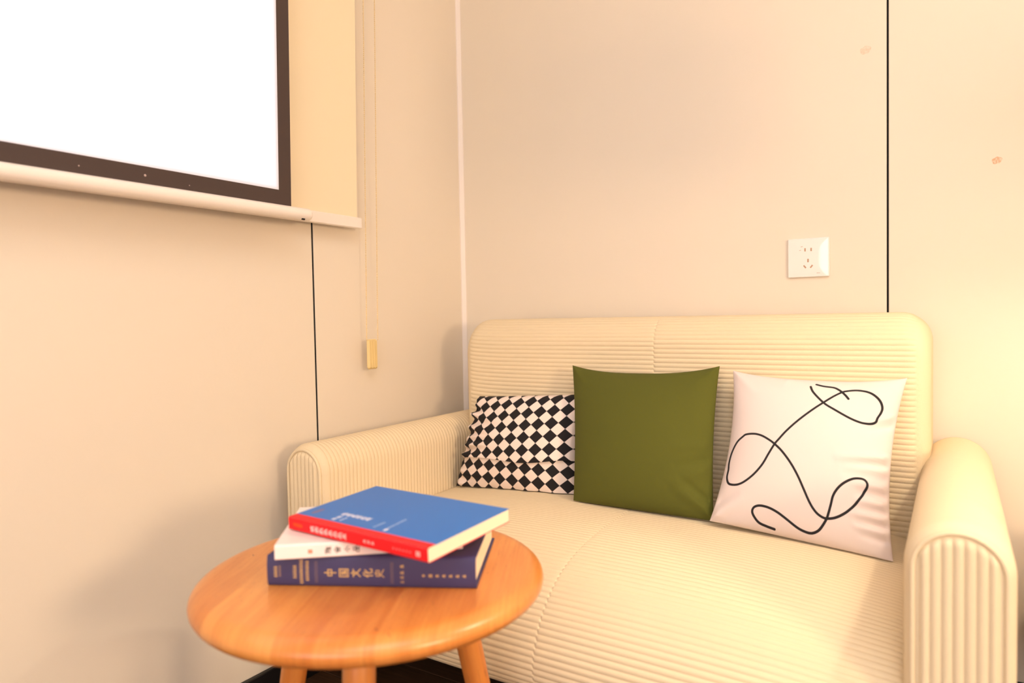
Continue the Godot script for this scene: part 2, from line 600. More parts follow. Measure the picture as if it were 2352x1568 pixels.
func back_mesh() -> ArrayMesh:
	var half := 0.526
	var xs := stations(half, 0.055, 12, 44, true)
	var P := PackedVector3Array()
	var rc := 0.055
	var top0 := 0.794
	var ds := 0.00105
	var y0 := 0.30
	var nv := 0
	for x in xs:
		var dx: float = half - absf(x)
		var drop := 0.0
		var inset := 0.0
		if dx < rc:
			drop = rc - sqrt(maxf(rc * rc - (rc - dx) * (rc - dx), 0.0))
		var re := 0.035
		if dx < re:
			inset = re - sqrt(maxf(re * re - (re - dx) * (re - dx), 0.0))
		var top := top0 - drop
		var zf := 0.202 - inset
		var zb := 0.028 + inset * 0.6
		var R := minf(0.062, (zf - zb) * 0.49)
		var straight := top - R - y0
		var arc := R * PI / 2
		var count := 640
		nv = count + 18
		var side: float = -1.0 if x < 0.0 else 1.0
		var amp := 0.0021 * smoothstep(0.018, 0.03, dx)
		if x > 0.0:
			amp = 0.0021 * (1.0 if dx > 0.0255 else 0.0)
		var groove := 0.0
		if absf(x) < 0.004:
			groove = 0.0016 * (1.0 - absf(x) / 0.004)
		if x > 0.0 and absf(dx - 0.0255) < 0.004:
			groove = 0.0012
		for j in count:
			var s := ds * j
			var q := Vector3(x, 0, 0)
			var n := Vector3(0, 0, 1)
			# slight forward slope of the cushion front towards the seat
			if s < straight:
				q.y = y0 + s
				q.z = zf
			elif s < straight + arc:
				var a := (s - straight) / R
				q.y = top - R + R * sin(a)
				q.z = zf - R + R * cos(a)
				n = Vector3(0, sin(a), cos(a))
			else:
				var rest := minf(s - straight - arc, maxf(zf - R - zb - 0.02, 0.0))
				q.y = top
				q.z = zf - R - rest
				n = Vector3(0, 1, 0)
			var lift := 0.011 * exp(-dx / 0.035) if x < 0.0 else 0.0
			var ph := (s - lift) / 0.0102 + (0.5 if side > 0.0 else 0.0)
			q += n * (amp * (rib(ph) - 0.5) - groove)
			P.append(q)
		for j in 18:
			var f := float(j) / 17.0
			var q := Vector3(x, 0, 0)
			if f < 0.3:
				var a := f / 0.3 * PI / 2
				q.y = top - 0.02 + 0.02 * cos(a)
				q.z = zb + 0.02 - 0.02 * sin(a)
			elif f < 0.8:
				q.y = lerpf(top - 0.02, y0, (f - 0.3) / 0.5)
				q.z = zb
			else:
				q.y = y0
				q.z = lerpf(zb, zf, (f - 0.8) / 0.2)
			P.append(q)
	# close the two ends
	var n_x := xs.size()
	var all := PackedVector3Array()
	var first := PackedVector3Array()
	var last := PackedVector3Array()
	for j in nv:
		first.append(Vector3(xs[0], clampf(P[j].y, 0.31, 0.72), 0.115))
		last.append(Vector3(xs[-1], clampf(P[(n_x - 1) * nv + j].y, 0.31, 0.72), 0.115))
	all.append_array(first)
	all.append_array(P)
	all.append_array(last)
	return grid(all, n_x + 2, nv, PackedVector2Array(), false)

func seat_mesh() -> ArrayMesh:
	# section from the back over the top and round the front, resampled by length
	var raw := [Vector2(0.16, 0.0), Vector2(0.30, 0.0), Vector2(0.42, -0.001), Vector2(0.52, -0.006), Vector2(0.60, -0.019), Vector2(0.66, -0.042), Vector2(0.705, -0.078), Vector2(0.732, -0.122), Vector2(0.741, -0.160), Vector2(0.735, -0.190), Vector2(0.715, -0.206), Vector2(0.68, -0.210), Vector2(0.40, -0.210), Vector2(0.16, -0.210)]
	var curve := Curve2D.new()
	for k in raw.size():
		var a: Vector2 = raw[maxi(k - 1, 0)]
		var b: Vector2 = raw[mini(k + 1, raw.size() - 1)]
		var tan_ := (b - a)
		var before: float = raw[k].distance_to(a)
		var after: float = raw[k].distance_to(b)
		var dir := tan_.normalized()
		curve.add_point(raw[k], -dir * before / 3.0, dir * after / 3.0)
	curve.bake_interval = 0.004
	var total := curve.get_baked_length()
	var ds := 0.00105
	var ribbed := 0.84
	var n_rib := int(ribbed / ds)
	var nv := n_rib + 20
	var half := 0.521
	var xs := stations(half, 0.03, 8, 40, true)
	var base := []
	var nrm := []
	for j in nv:
		var s := ds * j if j < n_rib else lerpf(ribbed, total, float(j - n_rib + 1) / 20.0)
		var q := curve.sample_baked(s, true)
		var q2 := curve.sample_baked(minf(s + 0.003, total), true)
		var q1 := curve.sample_baked(maxf(s - 0.003, 0.0), true)
		var d := (q2 - q1).normalized()
		base.append(Vector3(q.x, q.y, s))
		nrm.append(Vector2(-d.y, d.x))
	var P := PackedVector3Array()
	for x in xs:
		var X: float = absf(x) / half
		var dx: float = half - absf(x)
		var crown := 0.399 - 0.028 * pow(X, 3.0)
		var inset := 0.0
		if dx < 0.03:
			inset = 0.03 - sqrt(maxf(0.0009 - (0.03 - dx) * (0.03 - dx), 0.0))
		for j in nv:
			var b: Vector3 = base[j]
			var n: Vector2 = nrm[j]
			var h := 0.0
			if j < n_rib:
				h = lerpf(0.0011, 0.0027, smoothstep(0.24, 0.52, b.z)) * (rib(b.z / 0.0104 + (0.0 if x < 0.0 else 0.5)) - 0.5)
			if absf(x) < 0.004:
				h -= 0.0010 * (1.0 - absf(x) / 0.004)
			h -= inset * 0.55
			var low := smoothstep(0.0, -0.21, b.y)
			P.append(Vector3(x, lerpf(crown, 0.399, low) + b.y + n.y * h, b.x + n.x * h - 0.012 * pow(X, 4.0) * smoothstep(0.5, 0.74, b.x)))
	return grid(P, xs.size(), nv, PackedVector2Array(), true)

# arm section: upright sides and a half-round top, points from outer bottom over the top to inner bottom
func arm_section(r: float, n_side: int, n_top: int) -> Array:
	var out := []
	var yc := 0.490
	for k in n_side:
		out.append([Vector2(-r, lerpf(0.13, yc, float(k) / n_side)), Vector2(-1, 0)])
	for k in n_top + 1:
		var a := PI - PI * k / n_top
		out.append([Vector2(r * cos(a), yc + r * sin(a)), Vector2(cos(a), sin(a))])
	for k in n_side:
		out.append([Vector2(r, lerpf(yc, 0.13, float(k + 1) / n_side)), Vector2(1, 0)])
	return out

func arm_mesh() -> ArrayMesh:
	var sec := arm_section(0.0565, 6, 28)
	var nv := sec.size()
	var P := PackedVector3Array()
	var zs := []
	var ds := 0.00125
	var z0 := 0.05
	var z1 := 0.702
	var rf := 0.018
	var n_z := int((z1 - rf - z0) / ds)
	for k in n_z:
		zs.append([z0 + k * ds, 0.0, 1.0])
	for k in 11:
		var a := PI / 2 * k / 10.0
		zs.append([z1 - rf + rf * sin(a), rf * (1.0 - cos(a)), 1.0 - k / 10.0])
	zs.append([z1, 0.03, 0.0])
	zs.append([z1, 0.056, 0.0])
	# closed rear end
	zs.push_front([z0, 0.03, 0.0])
	for s in zs:
		var h: float = 0.0016 * (rib(s[0] / 0.0108) - 0.5) * s[2] - s[1]
		for e in sec:
			var q: Vector2 = e[0] + e[1] * h
			P.append(Vector3(q.x, q.y, s[0]))
	return grid(P, zs.size(), nv, PackedVector2Array(), true)

func arm_outline(r: float, z: float) -> Array:
	var out := []
	for k in 12:
		out.append(Vector3(-r, lerpf(0.14, 0.488, k / 12.0), z))
	for k in 25:
		var a := PI - PI * k / 24.0
		out.append(Vector3(r * cos(a), 0.488 + r * sin(a), z))
	for k in 12:
		out.append(Vector3(r, lerpf(0.488, 0.14, (k + 1) / 12.0), z))
	return out

func arm_face() -> ArrayMesh:
	var r := 0.046
	var nx := 97
	var ny := 40
	var P := PackedVector3Array()
	for i in nx:
		var x := lerpf(-r, r, i / (nx - 1.0))
		var top := 0.488 + sqrt(maxf(r * r - x * x, 0.0))
		for j in ny:
			var f := j / (ny - 1.0)
			var y := lerpf(0.135, top, 1.0 - pow(1.0 - f, 1.6))
			var edge := minf(r - absf(x), top - y)
			var k := smoothstep(0.0, 0.012, edge)
			P.append(Vector3(x, y, 0.7005 + 0.004 * k + 0.0036 * (rib(x / 0.0117 + 0.5) - 0.4) * smoothstep(0.0, 0.008, edge)))
	return grid(P, nx, ny, PackedVector2Array(), false)

# ------------------------------------------------------------------ side table

func wood_texture(size: int, seed_: int, boards: Array, tones: Array) -> ImageTexture:
	# grain along v; u runs across the boards
	var im := Image.create_empty(size, size, false, Image.FORMAT_RGB8)
	var a := noise(0.012, seed_)
	var b := noise(0.05, seed_ + 1)
	var lo := rgb8(203, 116, 48)
	var hi := rgb8(232, 155, 78)
	for x in size:
		var u := float(x) / size
		var k := 0
		while k < boards.size() and u > boards[k]:
			k += 1
		for y in size:
			var s := a.get_noise_3d(x * 2.2, y * 0.22, k * 90.0) * 0.55 + b.get_noise_3d(x * 3.0, y * 0.12, k * 50.0) * 0.35
			var fleck := b.get_noise_3d(x * 6.0, y * 0.6, 300.0)
			var c := lo.lerp(hi, clampf(tones[k] + s * 0.75, 0.0, 1.0))
			if fleck > 0.45:
				c = c.darkened(0.07)
			im.set_pixel(x, y, c)
	for q in [[0.62, 0.905, 2.2], [0.655, 0.925, 1.4], [0.10, 0.42, 2.0]]:
		line(im, Vector2(q[0], q[1]) * size, Vector2(q[0] + 0.006, q[1] + 0.012) * size, q[2], rgb8(150, 80, 40))
	return picture(im)

func side_table() -> void:
	var t := thing("side_table", "round orange-brown wooden side table with three splayed legs", "table", TABLE_AT, 28.0)
	var wood := mat(Color.WHITE, 0.33, {"albedo_texture": wood_texture(640, 21, [0.18, 0.4, 0.63, 0.86], [0.5, 0.8, 0.36, 0.5, 0.6]), "clearcoat_enabled": true, "clearcoat": 0.25, "clearcoat_roughness": 0.25})
	var leg_wood := mat(Color.WHITE, 0.38, {"albedo_texture": wood_texture(128, 31, [], [0.5]), "uv1_triplanar": true, "uv1_scale": Vector3(6, 2, 6)})
	var R := 0.2271
	var r := 0.0165
	var prof := [Vector2(0, TABLE_TOP - 2 * r), Vector2(R * 0.4, TABLE_TOP - 2 * r), Vector2(R - r * 1.5, TABLE_TOP - 2 * r)]
	for k in 13:
		var a := -PI / 2 + PI * k / 12.0
		prof.append(Vector2(R - r * 1.35 + r * 1.35 * cos(a), TABLE_TOP - r + r * sin(a)))
	prof.append(Vector2(R - r * 1.6, TABLE_TOP))
	for q in [0.75, 0.5, 0.25, 0.0]:
		prof.append(Vector2(R * q, TABLE_TOP))
	part("table_top", lathe(prof, 96, 0.46), wood, t)
	var fwd := Vector3(-0.539, 0, -0.842)
	var right := Vector3(0.842, 0, -0.539)
	for deg in [3.0, 123.0, 243.0]:
		var a := deg_to_rad(deg)
		var d: Vector3 = (-fwd * cos(a) + right * sin(a)).rotated(Vector3.UP, -deg_to_rad(28.0))
		var foot := d * 0.212
		var head := d * 0.118 + Vector3(0, TABLE_TOP - 2 * r + 0.004, 0)
		var axis := (head - foot)
		var l := axis.length()
		var lp := [Vector2(0, 0.0), Vector2(0.0135, 0.0), Vector2(0.015, 0.003)]
		for k in 9:
			lp.append(Vector2(lerpf(0.0155, 0.0195, k / 8.0), 0.01 + (l - 0.01) * k / 8.0))
		lp.append(Vector2(0, l))
		var o := part("leg", lathe(lp, 28), leg_wood, t, foot)
		o.basis = Basis(Quaternion(Vector3.UP, axis.normalized()))

# ------------------------------------------------------------------ screen and blind

func sheet(z0: float, z1: float, y0: float, y1: float, off: float, thick: float) -> ArrayMesh:
	var st := st_new()
	var c := []
	for s in [0.0, thick]:
		for q in [[y0, z0], [y0, z1], [y1, z1], [y1, z0]]:
			c.append(Vector3(screen_x(q[0]) + off + s, q[0], q[1]))
	var mid := Vector3.ZERO
	for q in c:
		mid += q / 8.0
	for f in [[0, 1, 2, 3], [4, 5, 6, 7], [0, 1, 5, 4], [1, 2, 6, 5], [2, 3, 7, 6], [3, 0, 4, 7]]:
		poly(st, [c[f[0]], c[f[1]], c[f[2]], c[f[3]]], mid)
	return st.commit()

func screen_and_blind() -> void:
	var t := thing("projection_screen", "white pull-down projection screen with black border on the left wall", "screen")
	var za := 0.6955
	var zb := 2.1
	var ya := 1.036
	var yb := 1.87
	part("screen_fabric", sheet(za + 0.0305, zb - 0.0305, ya + 0.0297, yb - 0.03, 0.0, 0.0006), M.screen, t)
	var b := part("border", sheet(za, zb, ya, ya + 0.0297, 0.0, 0.0006), M.border, t)
	part("border", sheet(za, za + 0.0305, ya + 0.0297, yb - 0.03, 0.0, 0.0006), M.border, t)
	part("border", sheet(zb - 0.0305, zb, ya + 0.0297, yb - 0.03, 0.0, 0.0006), M.border, t)
	part("border", sheet(za, zb, yb - 0.03, 2.31, 0.0, 0.0006), M.border, t)
	for q in [[1.0, 1.0505, 0.0022], [1.105, 1.0485, 0.0012], [0.92, 1.0455, 0.001]]:
		part("speck", lathe([Vector2(q[2], 0), Vector2(q[2] * 0.7, 0.0004), Vector2(0, 0.0005)], 10), mat(rgb8(190, 165, 155), 0.8), b, Vector3(screen_x(q[1]) + 0.0006, q[1], q[0])).rotation_degrees.z = -90
	# weighted tube along the lower edge
	var tr := 0.0130
	var tc := Vector3(0.081, 1.0232, 0.0)
	var tp := [Vector2(0, 0.648), Vector2(tr * 0.6, 0.6483), Vector2(tr * 0.85, 0.6495), Vector2(tr, 0.653), Vector2(tr, 0.664), Vector2(tr * 0.985, 0.6645), Vector2(tr * 0.985, 0.6655), Vector2(tr, 0.666), Vector2(tr, 2.145), Vector2(tr * 0.8, 2.149), Vector2(0, 2.15)]
	var tubeo := part("bottom_tube", lathe(tp, 32), M.white_metal, t, tc)
	tubeo.rotation_degrees.x = 90
	part("screw_hole", box_at(Vector3(0.0, 0.672, 0.0), Vector3(0.0035, 0.008, 0.0026), 0.0005), M.dark, tubeo, Vector3(0.0075, 0, 0.0112)).rotation_degrees.y = 35
	# housing near the ceiling
	part("housing", box(Vector3(0.058, 2.30, 0.64), Vector3(0.15, 2.41, 2.16), 0.012), M.white_metal, t)
	for z in [0.8, 2.0]:
		part("bracket", box(Vector3(0.001, 2.33, z), Vector3(0.062, 2.39, z + 0.03), 0.002), M.white_metal, t)

	var r := thing("roller_blind", "cream roller blind hanging behind the projection screen with beaded pull chain", "blind")
	var off := -0.0475
	part("blind_fabric", sheet(0.4625, 2.02, 1.040, 2.26, off, 0.0007), M.blind, r)
	part("bottom_bar", box(Vector3(0.0265, 1.0175, 0.4505), Vector3(0.0385, 1.0435, 2.03), 0.002), M.white_metal, r)
	part("roller", lathe([Vector2(0, 0.45), Vector2(0.022, 0.45), Vector2(0.022, 2.03), Vector2(0, 2.03)], 24), M.white_metal, r, Vector3(0.030, 2.27, 0)).rotation_degrees.x = 90
	part("bracket", box(Vector3(0.001, 2.23, 0.40), Vector3(0.055, 2.30, 0.45), 0.003), M.white_metal, r)
	part("bracket", box(Vector3(0.001, 2.23, 2.03), Vector3(0.055, 2.30, 2.05), 0.003), M.white_metal, r)
	# two strands of small beads, too fine to pick apart
	var bead := SphereMesh.new()
	bead.radius = 0.0017
	bead.height = 0.0034
	bead.radial_segments = 10
	bead.rings = 5
	var mm := MultiMesh.new()
	mm.transform_format = MultiMesh.TRANSFORM_3D
	mm.mesh = bead
	var spots := []
	for z in [0.4375, 0.3995]:
		var y := 0.752
		while y < 2.27:
			spots.append(Vector3(chain_x(y), y, z))
			y += 0.0046
	mm.instance_count = spots.size()
	for k in spots.size():
		mm.set_instance_transform(k, Transform3D(Basis(), spots[k]))
	var mi := MultiMeshInstance3D.new()
	mi.name = "bead_chain"
	mi.multimesh = mm
	mi.material_override = M.chain
	mi.set_meta("kind", "stuff")
	r.add_child(mi, true)
	for z in [0.4375, 0.3995]:
		part("chain_cord", tube([Vector3(chain_x(0.75), 0.75, z), Vector3(chain_x(1.5), 1.5, z), Vector3(chain_x(2.27), 2.27, z)], 0.0005, 6), M.chain, r)
	var w := part("chain_weight", box(Vector3(-0.005, -0.0365, -0.0172), Vector3(0.005, 0.0365, 0.0172), 0.0045), M.weight, r, Vector3(0.031, 0.7165, 0.4215))
	for k in 2:
		part("grip_rib", box(Vector3(0.0045, -0.034, -0.006 + 0.008 * k), Vector3(0.0058, 0.034, -0.002 + 0.008 * k), 0.0006), M.weight, w)

func chain_x(y: float) -> float:
	return 0.030 + 0.022 * (y - 0.75)

# ------------------------------------------------------------------ cushions

# corners: bottom left, bottom right, top left, top right (seen from the front)
func cushion_point(c: Array, u: float, v: float, side: float, front: float, rear: float, pinch: Vector3) -> Vector3:
	var U := 2.0 * u - 1.0
	var V := 2.0 * v - 1.0
	var ue := 0.5 + 0.5 * U * (1.0 - (pinch.x) * (1.0 - V * V))
	var ve := 0.5 + 0.5 * V * (1.0 - (pinch.y if V > 0.0 else pinch.z) * (1.0 - pow(absf(U), 2.6)))
	var b: Vector3 = c[0] * (1.0 - ue) * (1.0 - ve) + c[1] * ue * (1.0 - ve) + c[2] * (1.0 - ue) * ve + c[3] * ue * ve
	var n: Vector3 = cushion_normal(c)
	return b + n * side * (front if side > 0.0 else rear) * sqrt(maxf((1.0 - U * U) * (1.0 - V * V), 0.0))

func cushion_normal(c: Array) -> Vector3:
	var n: Vector3 = (c[1] - c[2]).cross(c[3] - c[0]).normalized()
	return n if n.z > 0.0 else -n

func cushion_mesh(foot: Vector3, c: Array, side: float, front: float, rear: float, pinch: Vector3, crease: Callable, n := 110, v0 := 0.0, lift := 0.0, gather := 0.0) -> ArrayMesh:
	var P := PackedVector3Array()
	var uv := PackedVector2Array()
	var nrm := cushion_normal(c)
	for i in n + 1:
		var u := 0.5 - 0.5 * cos(PI * i / n)
		for j in n + 1:
			var f := 0.5 - 0.5 * cos(PI * j / n)
			var v := f
			if v0 > 0.0:
				var start := v0 + 0.012 * sin(u * 7.0) + 0.05 * smoothstep(0.55, 1.0, u)
				v = lerpf(start, 1.0, f)
			var q := cushion_point(c, u, v, side, front, rear, pinch)
			var d: float = crease.call(u, v) if side > 0.0 else 0.0
			var fade := clampf(minf(minf(u, 1.0 - u), minf(v, 1.0 - v)) * 30.0, 0.0, 1.0)
			q += nrm * (d * fade + lift * fade)
			if gather > 0.0:
				q += (c[1] - c[0]).normalized() * gather * exp(-u / 0.05) * (sin(v * 45.0) + 0.6 * sin(v * 83.0 + 1.0)) * sin(PI * clampf(v, 0.0, 1.0))
			# the cloth lies on the seat and against the back, not in them
			var seat_y := 0.4015 - 0.028 * pow(minf(absf(q.x + foot.x - SOFA_MID) / 0.521, 1.0), 3.0)
			q.y = maxf(q.y, seat_y - foot.y + (0.0 if side < 0.0 else 0.0006))
			q.z = maxf(q.z, 0.2065 - foot.z)
			P.append(q)
			uv.append(Vector2(u, 1.0 - v))
	return grid(P, n + 1, n + 1, uv, side < 0.0)

func add_cushion(called: String, label: String, c: Array, front: float, rear: float, pinch: Vector3, crease: Callable, face: Material, rear_face: Material, gather := 0.0) -> Node3D:
	var foot: Vector3 = (c[0] + c[1]) / 2.0
	var t := thing(called, label, "cushion", foot, 0.0, "cushions on the sofa")
	var loc := c.map(func(q): return q - foot)
	part("front_cover", cushion_mesh(foot, loc, 1.0, front, rear, pinch, crease, 110, 0.0, 0.0, gather), face, t)
	part("rear_cover", cushion_mesh(foot, loc, -1.0, front, rear, pinch, crease, 110 if gather > 0.0 else 40, 0.0, 0.0, gather), rear_face, t)
	t.set_meta("corners", loc)
	return t

func ridge(u: float, v: float, a: Vector2, b: Vector2, width: float, height: float) -> float:
	var q := Vector2(u, v)
	var ab := b - a
	var t := clampf((q - a).dot(ab) / ab.length_squared(), 0.0, 1.0)
	var d := q.distance_to(a + ab * t) / width
	return height * exp(-d * d) * (1.0 - 0.75 * t)

func cushions() -> void:
	var weave := bump_texture(0.35, 11, 2.0)
	# olive
	var olive := mat(rgb8(86, 87, 20), 0.95, {"normal_enabled": true, "normal_texture": weave, "normal_scale": 0.2, "uv1_triplanar": true, "uv1_scale": Vector3(12, 12, 12)})
	var cz := func(u: float, v: float) -> float:
		var h := 0.0
		h += ridge(u, v, Vector2(1.0, 0.30), Vector2(0.78, 0.20), 0.035, 0.006)
		h += ridge(u, v, Vector2(1.0, 0.45), Vector2(0.80, 0.42), 0.03, 0.004)
		h -= ridge(u, v, Vector2(1.0, 0.37), Vector2(0.80, 0.30), 0.025, 0.005)
		h += ridge(u, v, Vector2(0.98, 0.05), Vector2(0.80, 0.16), 0.04, 0.007)
		h -= ridge(u, v, Vector2(0.97, 0.12), Vector2(0.84, 0.22), 0.025, 0.005)
		h += ridge(u, v, Vector2(0.02, 0.98), Vector2(0.12, 0.86), 0.03, 0.003)
		h += ridge(u, v, Vector2(0.98, 0.98), Vector2(0.86, 0.86), 0.03, 0.004)
		return h
	add_cushion("olive_cushion", "plain olive green square cushion between the checked and white cushions",
		[Vector3(0.5352, 0.3985, 0.340), Vector3(0.8430, 0.4035, 0.352), Vector3(0.4835, 0.6860, 0.235), Vector3(0.8235, 0.6915, 0.235)],
		0.052, 0.034, Vector3(0.045, 0.12, 0.0), cz, olive, olive)

	# white with a black line
	var im := Image.create_empty(1024, 1024, false, Image.FORMAT_RGB8)
	im.fill(rgb8(224, 208, 202))
	var paths := [[0.493, 0.924, 0.516, 0.877, 0.584, 0.806, 0.657, 0.762, 0.745, 0.718, 0.812, 0.697, 0.861, 0.695, 0.891, 0.709, 0.898, 0.738, 0.911, 0.776, 0.911, 0.808, 0.891, 0.847, 0.853, 0.883, 0.810, 0.905, 0.753, 0.913, 0.700, 0.904, 0.674, 0.892, 0.634, 0.859, 0.584, 0.809, 0.524, 0.748, 0.447, 0.664, 0.385, 0.588, 0.346, 0.531, 0.323, 0.496, 0.294, 0.437, 0.263, 0.369, 0.221, 0.309, 0.173, 0.262, 0.130, 0.236, 0.087, 0.230, 0.057, 0.240, 0.039, 0.276, 0.038, 0.322, 0.032, 0.368, 0.040, 0.432, 0.067, 0.495, 0.104, 0.532, 0.127, 0.547, 0.182, 0.553, 0.232, 0.544, 0.282, 0.521, 0.323, 0.496, 0.374, 0.458, 0.435, 0.397, 0.486, 0.331, 0.527, 0.265, 0.565, 0.202, 0.596, 0.163, 0.625, 0.142, 0.661, 0.133, 0.711, 0.147, 0.764, 0.182, 0.810, 0.228, 0.848, 0.281, 0.863, 0.311, 0.878, 0.337, 0.879, 0.356, 0.864, 0.374, 0.836, 0.377, 0.797, 0.366, 0.751, 0.336, 0.717, 0.299, 0.695, 0.257, 0.685, 0.210, 0.672, 0.155, 0.661, 0.124, 0.635, 0.079, 0.612, 0.056, 0.581, 0.043, 0.542, 0.046, 0.502, 0.059, 0.444, 0.089, 0.392, 0.114, 0.339, 0.130, 0.287, 0.133, 0.254, 0.120, 0.245, 0.096, 0.258, 0.071, 0.291, 0.042, 0.334, 0.031, 0.383, 0.024], [0.523, 0.946, 0.566, 0.934, 0.624, 0.927, 0.655, 0.911, 0.678, 0.892, 0.701, 0.869, 0.719, 0.847]]
	for flat in paths:
		var q := pts(flat)
		for k in q.size() - 1:
			# smooth curve through the drawn points
			var p0: Vector2 = q[maxi(k - 1, 0)]
			var p3: Vector2 = q[mini(k + 2, q.size() - 1)]
			var last: Vector2 = q[k]
			for s in range(1, 7):
				var now: Vector2 = q[k].cubic_interpolate(q[k + 1], p0, p3, s / 6.0)
				line(im, Vector2(last.x, 1.0 - last.y) * 1024.0, Vector2(now.x, 1.0 - now.y) * 1024.0, 13.5, rgb8(32, 28, 30))
				last = now
	var white_print := mat(Color.WHITE, 0.95, {"albedo_texture": picture(im)})
	var white_plain := mat(rgb8(224, 208, 202), 0.95)
	var cw := func(u: float, v: float) -> float:
		var h := 0.0
		for k in [[0.52, 0.70, 0.47, 0.006], [0.455, 0.72, 0.43, 0.004], [0.36, 0.80, 0.345, 0.005], [0.27, 0.82, 0.26, 0.005], [0.20, 0.80, 0.19, 0.005], [0.13, 0.82, 0.13, 0.004], [0.76, 0.84, 0.70, 0.004]]:
			h += ridge(u, v, Vector2(1.0, k[0]), Vector2(k[1], k[2]), 0.018, k[3] * 1.7)
			h -= ridge(u, v, Vector2(1.0, k[0] - 0.045), Vector2(k[1] + 0.03, k[2] - 0.04), 0.018, k[3] * 1.5)
		h += ridge(u, v, Vector2(0.02, 0.03), Vector2(0.16, 0.14), 0.035, 0.006)
		h -= ridge(u, v, Vector2(0.0, 0.10), Vector2(0.12, 0.18), 0.025, 0.005)
		h += ridge(u, v, Vector2(0.36, 1.0), Vector2(0.33, 0.90), 0.02, 0.003)
		h += ridge(u, v, Vector2(0.02, 0.98), Vector2(0.15, 0.85), 0.03, 0.003)
		return h
	add_cushion("line_print_cushion", "white square cushion printed with one looping black line",
		[Vector3(0.8419, 0.4095, 0.375), Vector3(1.1448, 0.3786, 0.360), Vector3(0.8519, 0.6832, 0.240), Vector3(1.1580, 0.6764, 0.225)],
		0.055, 0.034, Vector3(0.10, 0.09, 0.01), cw, white_print, white_plain)

	# black and white diamonds, with an overlapping flap
	var ck := func(u: float, v: float) -> float:
		var near := exp(-u / 0.10)
		var h := near * (0.010 * sin(v * 42.0 + 6.0 * u) + 0.005 * sin(v * 71.0 + 2.0))
		h += 0.004 * exp(-v / 0.06) * sin(u * 30.0 + 1.0)
		for k in [[0.90, 0.22, 0.82, 0.006], [0.78, 0.30, 0.72, 0.007], [0.66, 0.26, 0.63, 0.007], [0.55, 0.32, 0.53, 0.006], [0.44, 0.30, 0.46, 0.007], [0.24, 0.24, 0.20, 0.006], [0.12, 0.28, 0.14, 0.007]]:
			h += ridge(u, v, Vector2(0.0, k[0]), Vector2(k[1], k[2]), 0.022, k[3])
			h -= ridge(u, v, Vector2(0.0, k[0] - 0.05), Vector2(k[1] * 0.8, k[2] - 0.045), 0.022, k[3] * 0.8)
		h += ridge(u, v, Vector2(0.10, 0.62), Vector2(0.55, 0.50), 0.03, 0.004)
		h += ridge(u, v, Vector2(0.9, 0.36), Vector2(0.6, 0.33), 0.03, 0.005)
		return h
	var base := diamond_texture(0.0, Vector2(0.02, 0.0))
	var over := diamond_texture(0.10, Vector2(0.055, 0.03))
	var cm := mat(Color.WHITE, 0.95, {"albedo_texture": base})
	var c := [Vector3(0.178, 0.3805, 0.288), Vector3(0.512, 0.3840, 0.292), Vector3(0.2165, 0.6020, 0.236), Vector3(0.512, 0.6185, 0.218)]
	var pinch := Vector3(0.03, 0.012, 0.01)
	var t := add_cushion("checked_cushion", "crumpled cushion in black and white diamond checks beside the arm", c, 0.046, 0.026, pinch, ck, cm, cm, 0.0035)
	var foot: Vector3 = (c[0] + c[1]) / 2.0
	var loc := c.map(func(q): return q - foot)
	part("overlap_flap", cushion_mesh(foot, loc, 1.0, 0.046, 0.026, pinch, ck, 110, 0.305, 0.0065, 0.0035), mat(Color.WHITE, 0.95, {"albedo_texture": over}), t)

func diamond_texture(turn: float, shift: Vector2) -> ImageTexture:
	var n := 1024
	var im := Image.create_empty(n, n, false, Image.FORMAT_RGB8)
	var ink := rgb8(28, 24, 25)
	var cloth := rgb8(240, 222, 210)
	for y in n:
		for x in n:
			var u := (x + 0.5) / n - 0.5
			var v := (y + 0.5) / n - 0.5
			var a := (u * cos(turn) - v * 0.72 * sin(turn) + shift.x) * 9.4
			var b := (u * sin(turn) / 0.72 + v * cos(turn) + shift.y) * 8.0
			var p := a + b
			var q := a - b
			var f := (absf(p - floorf(p) - 0.5) - 0.25) * (absf(q - floorf(q) - 0.5) - 0.25)
			# squares of the two diagonal families
			var s := sin(PI * p) * sin(PI * q)
			im.set_pixel(x, y, cloth.lerp(ink, clampf(0.5 + s * 18.0, 0.0, 1.0)))
	return picture(im)

# ------------------------------------------------------------------ books

